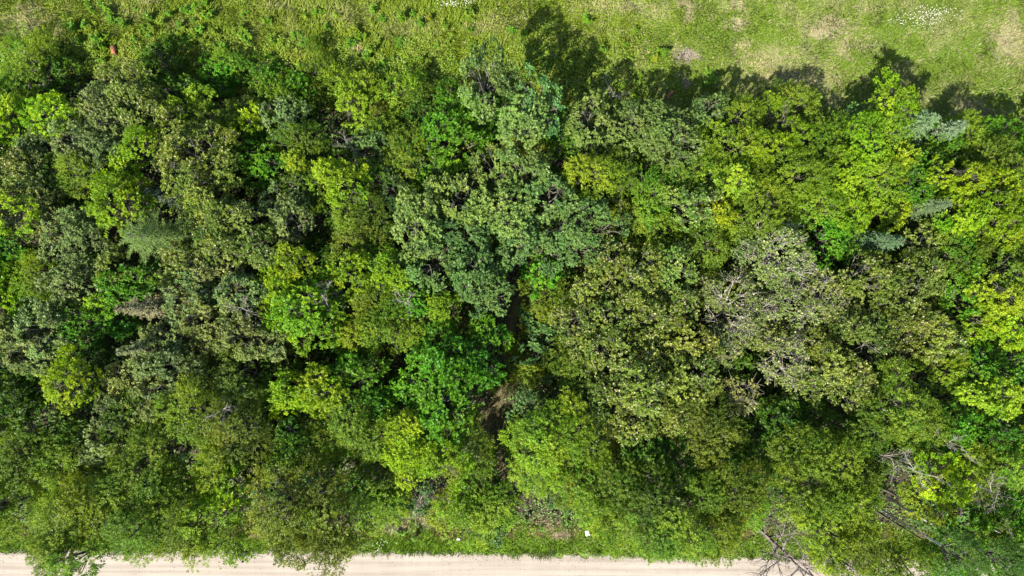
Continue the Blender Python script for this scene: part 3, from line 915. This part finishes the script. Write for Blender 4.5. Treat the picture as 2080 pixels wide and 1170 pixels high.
dead_tree(1530, 1062, 8.2, 31, "dark leafless dead tree hanging its branches over the gravel road", M_DARK_DEAD, R=2.9, limbs=15, zfrac=.28, rad=.13)
dead_tree(1690, 878, 10.4, 32, "fallen-looking grey dead crown amid green trees at lower right", M_DEAD, R=1.1, limbs=9, zfrac=.55, rad=.048)
dead_tree(1760, 838, 9.6, 33, "bare grey snag poking above yellow-green trees at right", M_DEAD, R=.9, limbs=6, zfrac=.72, rad=.045)
dead_tree(1806, 910, 10.2, 34, "grey dead crown at the right photo edge below the bare snag", M_DEAD, R=1.2, limbs=8, zfrac=.68, rad=.048)
dead_tree(712, 594, 7.2, 35, "small grey twig tangle among bright yellow-green trees", M_DEAD, R=.9, limbs=6, zfrac=.7, rad=.05)
dead_tree(575, 618, 7.2, 36, "grey bare twigs sticking out of grey-green trees left of yellow group", M_DEAD, R=1.0, limbs=6, zfrac=.7, rad=.05)
dead_tree(560, 788, 8.8, 37, "bare forked twigs in dull olive tree left of vivid yellow-green row", M_DEAD, R=.8, limbs=5, zfrac=.75, rad=.06)
dead_tree(740, 322, 4.6, 38, "low bare brown shrub of twigs beside yellow-lime tree", M_DEAD, R=1.0, limbs=7, zfrac=.35, rad=.045)
dead_tree(1238, 418, 4.8, 39, "purplish bare twig bush beside pale olive tree", M_DARK_DEAD, R=1.0, limbs=8, zfrac=.3, rad=.045)
dead_tree(1552, 262, 3.6, 40, "brown leafless bush at the meadow edge under feathery shrub", M_DARK_DEAD, R=.85, limbs=8, zfrac=.25, rad=.04)
dead_tree(1240, 205, 2.4, 41, "thin dead branch standing in shaded grass beside grey-green tree", M_DEAD, R=.9, limbs=3, zfrac=.3, rad=.035)
dead_tree(855, 610, 6.6, 42, "grey bare twigs left of the central grey-green grove", M_DEAD, R=.95, limbs=6, zfrac=.72, rad=.05)
dead_tree(395, 232, 3.6, 43, "brown bare twig bush under pale yellow sapling at upper left", M_DARK_DEAD, R=.8, limbs=7, zfrac=.25, rad=.04)
dead_tree(110, 185, 1.6, 44, "low grey dead shrub near the left end of the meadow", M_DEAD, R=.9, limbs=6, zfrac=.2, rad=.03)
dead_tree(860, 840, 6.6, 45, "bare twigs between feathery and vivid green trees below centre", M_DARK_DEAD, R=.7, limbs=6, zfrac=.6, rad=.05)


# pale leaning-looking poplars at lower right: high crowns, long visible trunks
def poplar(u, v, h, rp, seed, label):
    r = np.random.default_rng(seed)
    me, bm, Rz, R0 = PROTO['fine', 1.6][seed % 5]
    R = rp * M_PX * .8
    s = R / R0
    x, y = px(u, v, h - 1.0)
    t = thing("poplar_tree", (x, y, 0), r.uniform(0, 6), label, "poplar", "pale-trunked poplars at lower right")
    zc = h - Rz * s * .9
    link("crown", me, t, (0, 0, zc), (s, s, s), 0, (0.075, 0.14, 0.02))
    link("branches", bm, t, (0, 0, zc), (s, s, s))
    link("trunk", PALE_TRUNKS[seed % 3], t, (0, 0, 0), (.085, .085, zc - Rz * s * .9))


poplar(1945, 1128, 12.5, 46, 3, "left of two poplars with pale bare trunk showing at lower right")
poplar(2030, 1140, 12.2, 42, 4, "right of two poplars with pale bare trunk showing at lower right")


# ------------------------------------------------------------------ brush piles, litter, drum, plank
def brush_pile(u, v, ru, rv, n, seed, label, mat, hgt=.5):
    r = np.random.default_rng(seed)
    x, y = px(u, v)
    t = thing("brush_pile", (x, y, 0), 0, label, "brush pile", "heaps of dead branches")
    for k in range(n):
        c = np.array([r.normal() * ru * M_PX * .5, r.normal() * rv * M_PX * .5, r.uniform(.03, hgt)])
        d = unit(np.array([r.normal(), r.normal(), r.normal() * .18]))
        out = []
        grow(c - d * .5, d, r.uniform(.7, 1.5), r.uniform(.014, .03), 1, r, out, .6, 0)
        V, F = tubes(out, 4)
        V[:, 2] = np.maximum(V[:, 2], .01)
        link("stick", mesh_np("stick", V, F, [mat]), t)


brush_pile(868, 1012, 34, 40, 40, 51, "pale brush pile of dead sticks on straw beside the roadside shrubs", M_DEAD, .9)
brush_pile(790, 232, 24, 44, 22, 52, "brush heap of reddish dead sticks between shrubs at the meadow edge", M_DARK_DEAD, .7)
brush_pile(755, 240, 30, 36, 20, 53, "shadowed dark brush heap just left of the reddish brush heap", M_DARK_DEAD, .6)
brush_pile(735, 945, 34, 26, 18, 54, "grey dead sticks lying under trees above the roadside clearing", M_DEAD, .8)
brush_pile(640, 935, 30, 30, 12, 56, "brown sticks on the shaded floor left of the roadside clearing", M_DARK_DEAD, .4)

rust, nt, bs, out = new_mat("rusted_steel")
tc = node(nt, "ShaderNodeTexCoord")
nz = node(nt, "ShaderNodeTexNoise")
nz.inputs["Scale"].default_value = 9
nz.inputs["Detail"].default_value = 8
rp_ = node(nt, "ShaderNodeValToRGB")
rp_.color_ramp.elements[0].position, rp_.color_ramp.elements[1].position = .35, .65
rp_.color_ramp.elements[0].color, rp_.color_ramp.elements[1].color = (0.12, 0.034, 0.014, 1), (0.34, 0.13, 0.05, 1)
nt.links.new(tc.outputs["Object"], nz.inputs["Vector"])
nt.links.new(nz.outputs[0], rp_.inputs[0])
nt.links.new(rp_.outputs[0], bs.inputs["Base Color"])
bs.inputs["Roughness"].default_value = .8
dark, nt2, bs2, _ = new_mat("blackened_steel")
bs2.inputs["Base Color"].default_value = (0.02, 0.02, 0.022, 1)
bs2.inputs["Roughness"].default_value = .6
white, nt3, bs3, _ = new_mat("white_plastic")
nz3 = node(nt3, "ShaderNodeTexNoise")
nz3.inputs["Scale"].default_value = 12
rp3 = node(nt3, "ShaderNodeValToRGB")
rp3.color_ramp.elements[0].color, rp3.color_ramp.elements[1].color = (.55, .55, .52, 1), (.72, .72, .70, 1)
nt3.links.new(nz3.outputs[0], rp3.inputs[0])
nt3.links.new(rp3.outputs[0], bs3.inputs["Base Color"])


def lathe(prof, sides=20):
    V, F = [], []
    for (rr, z) in prof:
        for k in range(sides):
            a = 2 * math.pi * k / sides
            V.append((rr * math.cos(a), rr * math.sin(a), z))
    for i in range(len(prof) - 1):
        for k in range(sides):
            k2 = (k + 1) % sides
            F.append((i * sides + k, i * sides + k2, (i + 1) * sides + k2, (i + 1) * sides + k))
    return np.array(V), np.array(F)


x, y = px(230, 103, .3)
drum = thing("rusty_drum", (x, y, .24), 0, "small rust-orange drum lying in green weeds at the upper left meadow", "drum")
drum.rotation_euler = (math.radians(82), 0, math.radians(14))
V, F = lathe([(.01, -.30), (.15, -.30), (.165, -.285), (.165, -.12), (.175, -.10), (.165, -.08), (.165, .10), (.175, .12), (.165, .14), (.165, .28), (.15, .30), (.01, .30)])
me = mesh_np("drum_body", V, F, [rust])
me.shade_smooth()
link("drum_body", me, drum)
V, F = lathe([(.171, -.315), (.186, -.315), (.186, -.288), (.171, -.288), (.171, -.315)])
link("rim", mesh_np("drum_rim", V, F, [dark]), drum)


def beam(sxx, syy, szz, r, bend=.02, n=8):
    """weathered board: a box in n slices, slightly bowed, with uneven edges"""
    V, F = [], []
    for k in range(n + 1):
        t = k / n - .5
        w = syy * (1 + r.normal() * .03)
        zb = bend * (1 - 4 * t * t)
        for (a, b) in ((-1, 0), (1, 0), (.94, 1), (-.94, 1)):
            V.append((t * sxx, a * w / 2, b * szz + zb))
    for k in range(n):
        for j in range(4):
            j2 = (j + 1) % 4
            F.append((k * 4 + j, k * 4 + j2, (k + 1) * 4 + j2, (k + 1) * 4 + j))
    F += [(3, 2, 1, 0), (n * 4, n * 4 + 1, n * 4 + 2, n * 4 + 3)]
    return np.array(V), np.array(F)


V, F = beam(.55, .19, .05, np.random.default_rng(1))
x, y = px(1360, 193)
o = link("plank", mesh_np("plank", V, F, [rust]), None, (x, y, .18), (1, 1, 1), math.radians(52))
o.rotation_euler = (0, math.radians(-10), math.radians(52))
tag(o, "short brick-red plank in shaded grass below the grey bare patch", "plank")


def crumple(sx_, sy_, seed):
    r = np.random.default_rng(seed)
    n = 7
    X, Y = np.meshgrid(np.linspace(-.5, .5, n), np.linspace(-.5, .5, n), indexing='ij')
    Z = np.abs(r.normal(size=X.shape)) * .05 + .03
    Z[0], Z[-1], Z[:, 0], Z[:, -1] = 0, 0, 0, 0
    X2 = X * sx_ * (1 - .25 * (Y + .5)) + r.normal(size=X.shape) * .01
    Vt = np.stack([X2.ravel(), (Y * sy_).ravel(), Z.ravel()], 1)
    Vb = Vt.copy()
    Vb[:, 2] = -.01
    f = [(i * n + j, (i + 1) * n + j, (i + 1) * n + j + 1, i * n + j + 1) for i in range(n - 1) for j in range(n - 1)]
    fb = [tuple(k + n * n for k in q[::-1]) for q in f]
    return np.concatenate([Vt, Vb]), np.array(f + fb)


for (u, v, a, b, rot, lab) in ((1193, 1083, .28, .36, .25, "white crumpled plastic litter lying in the roadside grass"),
                               (931, 1095, .24, .13, .1, "small white scrap in grass, left of two beside the roadside shrub"),
                               (950, 1102, .17, .15, .6, "small white scrap in grass, right of two beside the roadside shrub")):
    V, F = crumple(a, b, int(u))
    x, y = px(u, v, .3)
    o = link("litter", mesh_np("litter", V, F, [white]), None, (x, y, .30), (1, 1, 1), rot)
    tag(o, lab, "litter", "white litter along the road")

# dark stone on the road
V, F = lathe([(.004, 0), (.05, .0), (.07, .03), (.05, .07), (.004, .08)], 9)
x, y = px(493, 1141)
o = link("stone", mesh_np("stone", V + np.random.default_rng(2).normal(size=V.shape) * .008, F, [M_DARK_DEAD]), None, (x, y, .06))
tag(o, "small dark stone lying on the pale gravel road", "stone")


# ------------------------------------------------------------------ weeds in the meadow
def make_weed(seed, R, h):
    r = np.random.default_rng(seed)
    P, A, N, S = [], [], [], []
    stems = r.integers(5, 10)
    segs = []
    for s in range(stems):
        az = r.uniform(0, 6.28)
        top_ = np.array([math.cos(az) * R * r.uniform(.2, .85), math.sin(az) * R * r.uniform(.2, .85), h * r.uniform(.6, 1)])
        segs.append((np.array([0, 0, 0]), top_, .012, .006))
        n = r.integers(8, 14)
        for k in range(n):
            t = .35 + .65 * k / n
            a = k * 2.4 + r.uniform(-.4, .4)
            P.append(top_ * t)
            A.append((math.cos(a), math.sin(a), r.uniform(-.1, .35)))
            N.append((r.normal() * .25, r.normal() * .25, 1))
            S.append(r.uniform(.11, .20) * (1.15 - .4 * t))
    S = np.array(S)
    V, F = leaf_quads(np.array(P, float), np.array(A, float), np.array(N, float), S * 1.25, S * .68)
    bV, bF = tubes(segs, 3)
    return (mesh_np("weed_leaves", V, F, [M_BROAD], {"leaf_var": np.clip(r.normal(.5, .22, len(F)), 0, 1), "leaf_pale": np.zeros(len(F)), "branch_hue": np.full(len(F), .5)}),
            mesh_np("weed_stems", bV, bF, [M_BARK]))


WEEDS = [make_weed(60 + k, .34 + .05 * (k % 3), .5 + .08 * k) for k in range(7)]
wr = np.random.default_rng(77)
WEEDC = ((0.115, 0.210, 0.010), (0.175, 0.235, 0.014))
SPOTS = [(1192, 40), (1198, 60), (1188, 118), (1205, 130), (1222, 118), (1178, 135), (1440, 145), (1446, 165), (1430, 172), (1280, 140), (1300, 155), (1265, 170),
         (1190, 175), (1210, 185), (1170, 190), (965, 90), (985, 105), (975, 120), (955, 100), (1040, 60), (1075, 130), (760, 20), (755, 45),
         (200, 8), (220, 18), (185, 22), (300, 40), (330, 45), (310, 62), (345, 28), (365, 52), (370, 85), (340, 88), (310, 95), (390, 70), (410, 62), (270, 80), (250, 50),
         (225, 120), (210, 128), (300, 70), (420, 88), (440, 65), (490, 55), (500, 75), (225, 35), (860, 190), (900, 170), (600, 70), (650, 55), (640, 25)]
REGW = [(150, 470, 5, 120, 46), (470, 960, 20, 185, 76), (0, 150, 90, 180, 16), (960, 1360, 60, 200, 26), (720, 1180, 1052, 1098, 18)]
for (u0, u1, v0, v1, n) in REGW:
    for k in range(n):
        SPOTS.append((wr.uniform(u0, u1), wr.uniform(v0, v1)))
for (u, v) in SPOTS:
    if min(math.hypot(u - 231, v - 106), math.hypot(u - 1360, v - 196)) < 22:
        continue
    road = v > 1000
    k = wr.integers(len(WEEDS))
    s = wr.uniform(.55, 1.3) * (.75 if road else 1)
    x, y = px(u, v, .3)
    lc = 0 if wr.random() < .6 else 1
    if road:
        grp = "weeds along the gravel road"
    elif u < 960:
        grp = "weeds in the rough meadow"
    else:
        grp = "weeds in the shaded meadow"
    t = thing("weed_plant", (x, y, 0), wr.uniform(0, 6.28), "", "weed", grp)
    PENDING.append((t, "tall " if s > 1.08 else ("small " if s < .85 else ""), ("deep green leafy weed", "yellow-green leafy weed")[lc], u, v))
    c = tint(WEEDC[lc], wr, .14)
    a = link("leaves", WEEDS[k][0], t, (0, 0, 0), (s, s, s), 0, c)
    b = link("stems", WEEDS[k][1], t, (0, 0, 0), (s, s, s))

# ------------------------------------------------------------------ grass, undergrowth, flowers, pebbles: nobody could count these
r = np.random.default_rng(90)


def blades(n, x0, x1, y0, y1, keep, hgt, wid, seed):
    r = np.random.default_rng(seed)
    x, y = r.uniform(x0, x1, n), r.uniform(y0, y1, n)
    tone, meadow, verge = ground_tone(x, y)
    w = keep(x, y, meadow, verge)
    ok = r.random(n) < w
    x, y, tone = x[ok], y[ok], tone[ok]
    n = len(x)
    hN = fbm(x * .9, y * .9) * 1.2 + .4
    hh = hgt(x, y) * hN * r.uniform(.6, 1.3, n)
    wind = fbm(x * .5 + 20, y * .5) * 6.28 * 2
    az = wind + r.normal(0, .8, n)
    lean = r.uniform(.35, 1.1, n)
    d = np.stack([np.cos(az), np.sin(az), np.zeros(n)], 1)
    b = np.stack([-np.sin(az), np.cos(az), np.zeros(n)], 1)
    p = np.stack([x, y, np.full(n, -.06)], 1)
    ww = (wid * r.uniform(.7, 1.4, n))[:, None]
    tip = p + d * (hh * lean)[:, None] + np.array([0, 0, 1]) * hh[:, None]
    mid = p + d * (hh * lean * .35)[:, None] + np.array([0, 0, 1]) * (hh * .62)[:, None]
    V = np.stack([p - b * ww * .3, mid + b * ww * .5, tip, mid - b * ww * .5], 1).reshape(-1, 3)
    F = np.arange(len(V)).reshape(-1, 4)
    tone = tone * r.uniform(.65, 1.4, n)[:, None] * np.array([1.10, 1.13, .9])
    dry = (r.random(n) < .13 * sstep(-6, 8, x) * (fbm(x * .7 + 60, y * .7) * 2 - .2))[:, None]
    tone = np.where(dry, np.array([.30, .26, .145]) * r.uniform(.7, 1.25, n)[:, None], tone)
    return V, F, np.clip(tone, 0, 1)


tall_left = lambda x, y: np.where(x < 6 + 0 * x, .30, .17)
V, F, T = blades(370000, -42, 42, 11.2, 30, lambda x, y, m, g: m * .95 * (1 - .96 * sstep(20, 29, y)) * (1 - .96 * sstep(36, 42, np.abs(x))), tall_left, .042, 1)
o = link("meadow_grass", mesh_np("meadow_grass", V, F, [M_GRASS], face_color=T))
o["kind"] = "stuff"
tag(o, "rough sunlit meadow grass with straw-coloured patches along the top", "grass")
edge = lambda x: (585 - road_edge_v(x / M_PX + 1040)) * M_PX
V, F, T = blades(110000, -37, 37, -18.6, -13.5, lambda x, y, m, g: g * (y > edge(x) - .28 + .55 * fbm(x * 2.2, y * 0)), lambda x, y: .26 + 0 * x, .035, 2)
o = link("verge_grass", mesh_np("verge_grass", V, F, [M_GRASS], face_color=T))
o["kind"] = "stuff"
tag(o, "strip of green grass between the trees and the gravel road", "grass")

# dense low herbs: thicker towards the edge of the wood
n = 200000
x, y = r.uniform(-37, 37, n), r.uniform(10.5, 20.5, n)
u, v = x / M_PX + 1040, 585 - y / M_PX
_, _, m_, g_ = regions(x, y)
left = 1 - sstep(1000, 1400, u)
near = sstep(20, 190, v + 60 * (fbm(x * .5 + 9, y * .5) - .5))
pat = fbm(x * 1.5 + 70, y * 1.5)
clear = np.minimum(np.hypot(u - 233, v - 108), np.hypot(u - 1362, v - 198)) > 17
ok = clear & (r.random(n) < m_ * left) & (r.random(n) < sstep(.54 - .32 * near, .66 - .26 * near, pat))
x, y, near, pat = x[ok], y[ok], near[ok], pat[ok]
n = len(x)
zt = (.12 + .75 * near) * (pat ** 1.4) * 1.5
az = r.uniform(0, 6.28, n)
V, F = leaf_quads(np.stack([x, y, zt * r.uniform(.35, 1, n)], 1), np.stack([np.cos(az), np.sin(az), r.normal(0, .35, n)], 1), np.stack([r.normal(0, .4, n), r.normal(0, .4, n), np.ones(n)], 1),
                  r.uniform(.09, .17, n), r.uniform(.045, .085, n))
mixn = np.clip(fbm(x * .8 + 50, y * .8) * 1.6 - .3, 0, 1)[:, None]
T = (np.array([0.105, 0.205, 0.010]) * (1 - mixn) + np.array([0.190, 0.225, 0.016]) * mixn) * r.uniform(.65, 1.35, n)[:, None]
o = link("meadow_herbs", mesh_np("meadow_herbs", V, F, [M_UNDER], face_color=T))
o["kind"] = "stuff"
tag(o, "dense low green herbs covering the left meadow up to the trees", "herbs")

# undergrowth of leaves on the floor of the wood
n = 150000
x, y = r.uniform(-40, 40, n), r.uniform(-16, 13.5, n)
_, _, m_, g_ = regions(x, y)
dt = np.min(np.hypot(x[:, None] - cx_[None, ::3], (y[:, None] - cy_[None, ::3])), axis=1)
ok = (r.random(n) > m_ * .9) & (r.random(n) > g_ * .75) & (dt > .25 + .45 * r.random(n)) & (fbm(x * 1.1, y * 1.1) > r.uniform(.25, .5, n))
x, y = x[ok], y[ok]
n = len(x)
zz = (fbm(x * .8 + 31, y * .8) ** 1.5) * 1.5 * r.uniform(.15, 1, n)
az = r.uniform(0, 6.28, n)
V, F = leaf_quads(np.stack([x, y, zz], 1), np.stack([np.cos(az), np.sin(az), r.normal(0, .3, n)], 1), np.stack([r.normal(0, .35, n), r.normal(0, .35, n), np.ones(n)], 1),
                  r.uniform(.12, .22, n), r.uniform(.07, .13, n))
mixn = fbm(x * .6 + 50, y * .6)[:, None]
T = (np.array([0.05, 0.13, 0.015]) * (1 - mixn) + np.array([0.12, 0.17, 0.025]) * mixn) * r.uniform(.6, 1.4, n)[:, None]
o = link("undergrowth", mesh_np("undergrowth", V, F, [M_UNDER], face_color=T))
o["kind"] = "stuff"
tag(o, "green leafy undergrowth on the shaded floor of the wood", "undergrowth")

# straw and dead grass on the trail
n = 5000
t_ = r.uniform(0, 89, n)
x = np.interp(t_, np.arange(90), cx_) + r.normal(0, .45, n)
y = np.interp(t_, np.arange(90), cy_) + r.normal(0, .2, n)
az = r.uniform(0, 6.28, n)
V, F = leaf_quads(np.stack([x, y, r.uniform(.035, .12, n)], 1), np.stack([np.cos(az), np.sin(az), r.normal(0, .15, n)], 1), np.tile([0, 0, 1.0], (n, 1)), r.uniform(.12, .32, n), .022)
mm = r.random((n, 1))
o = link("trail_straw", mesh_np("trail_straw", V, F, [M_GRASS], face_color=np.array([0.20, 0.15, 0.07]) * mm + np.array([0.07, 0.10, 0.02]) * (1 - mm)))
o["kind"] = "stuff"
tag(o, "dead brown grass matted on the narrow trail", "grass")

# white flowers
P = []
for (u, v, ru, rv, n) in ((1872, 38, 46, 18, 120), (1900, 22, 32, 12, 60), (915, 6, 26, 7, 60), (955, 2, 20, 5, 24), (760, 1105, 30, 8, 30), (1050, 40, 160, 30, 20)):
    x, y = px(u, v, .3)
    P.append(np.stack([x + r.normal(size=n) * ru * M_PX * .6, y + r.normal(size=n) * rv * M_PX * .6, r.uniform(.2, .38, n)], 1))
P = np.concatenate(P)
az = r.uniform(0, 6.28, len(P))
Vs, Fs = [], []
for k in range(2):
    V, F = leaf_quads(P - .03 * np.stack([np.cos(az + k * 1.57), np.sin(az + k * 1.57), 0 * az], 1) * 1.0 + np.array([0, 0, .004 * k]), np.stack([np.cos(az + k * 1.57), np.sin(az + k * 1.57), 0 * az], 1),
                      np.stack([r.normal(0, .3, len(P)), r.normal(0, .3, len(P)), np.ones(len(P))], 1), .055, .038)
    Vs.append(V)
    Fs.append(F + k * len(V))
F = np.concatenate(Fs)
o = link("white_flowers", mesh_np("white_flowers", np.concatenate(Vs), F, [M_FLOWER], face_color=np.tile([.70, .70, .62], (len(F), 1))))
o["kind"] = "stuff"
tag(o, "tiny white daisies scattered in patches over the meadow", "flowers")

# pebbles along the road's edge and over the road
n = 7500
x = r.uniform(-36, 36, n)
off = np.where(r.random(n) < .85, np.abs(r.normal(0, .30, n)) - .18, r.uniform(0, 3, n))
y = edge(x) - off
s = r.uniform(.012, .04, n)
z = np.interp(off, [-1, 0, .35, 1.5, 3.5], [0.0, .008, .036, .06, .10])
oc = np.array([(1, 0, 0), (0, 1, 0), (-1, 0, 0), (0, -1, 0), (0, 0, .7), (0, 0, -.4)])
V = (np.stack([x, y, z], 1)[:, None, :] + oc[None] * s[:, None, None] * r.uniform(.7, 1.3, (n, 6, 1))).reshape(-1, 3)
fo = np.array([(0, 1, 4), (1, 2, 4), (2, 3, 4), (3, 0, 4), (1, 0, 5), (2, 1, 5), (3, 2, 5), (0, 3, 5)])
F = (np.arange(n)[:, None, None] * 6 + fo[None]).reshape(-1, 3)
T = np.repeat(np.array([.28, .245, .20]) * r.uniform(.7, 1.3, (n, 1)), 8, axis=0)
o = link("gravel", mesh_np("gravel", V, F, [M_STONE], face_color=T))
o["kind"] = "stuff"
tag(o, "loose pale gravel along the edge of the road", "gravel")

# ------------------------------------------------------------------ labels: what each tree looks like and what it stands beside
groups = {}
for (o, size, look, u, v) in PENDING:
    d, mk, mk2, dist = where(u, v)
    groups.setdefault((size, look, d, mk), []).append((dist, o, mk2))
for (size, look, d, mk), lst in groups.items():
    lst.sort(key=lambda e: e[0])
    if len(lst) == 1:
        lst[0][1]["label"] = f"{size}{look} {d} the {mk}"
    else:
        for k, (dist, o, mk2) in enumerate(lst):
            o["label"] = f"{ORD[min(k, 11)]}nearest {size}{look} {d} the {mk}"
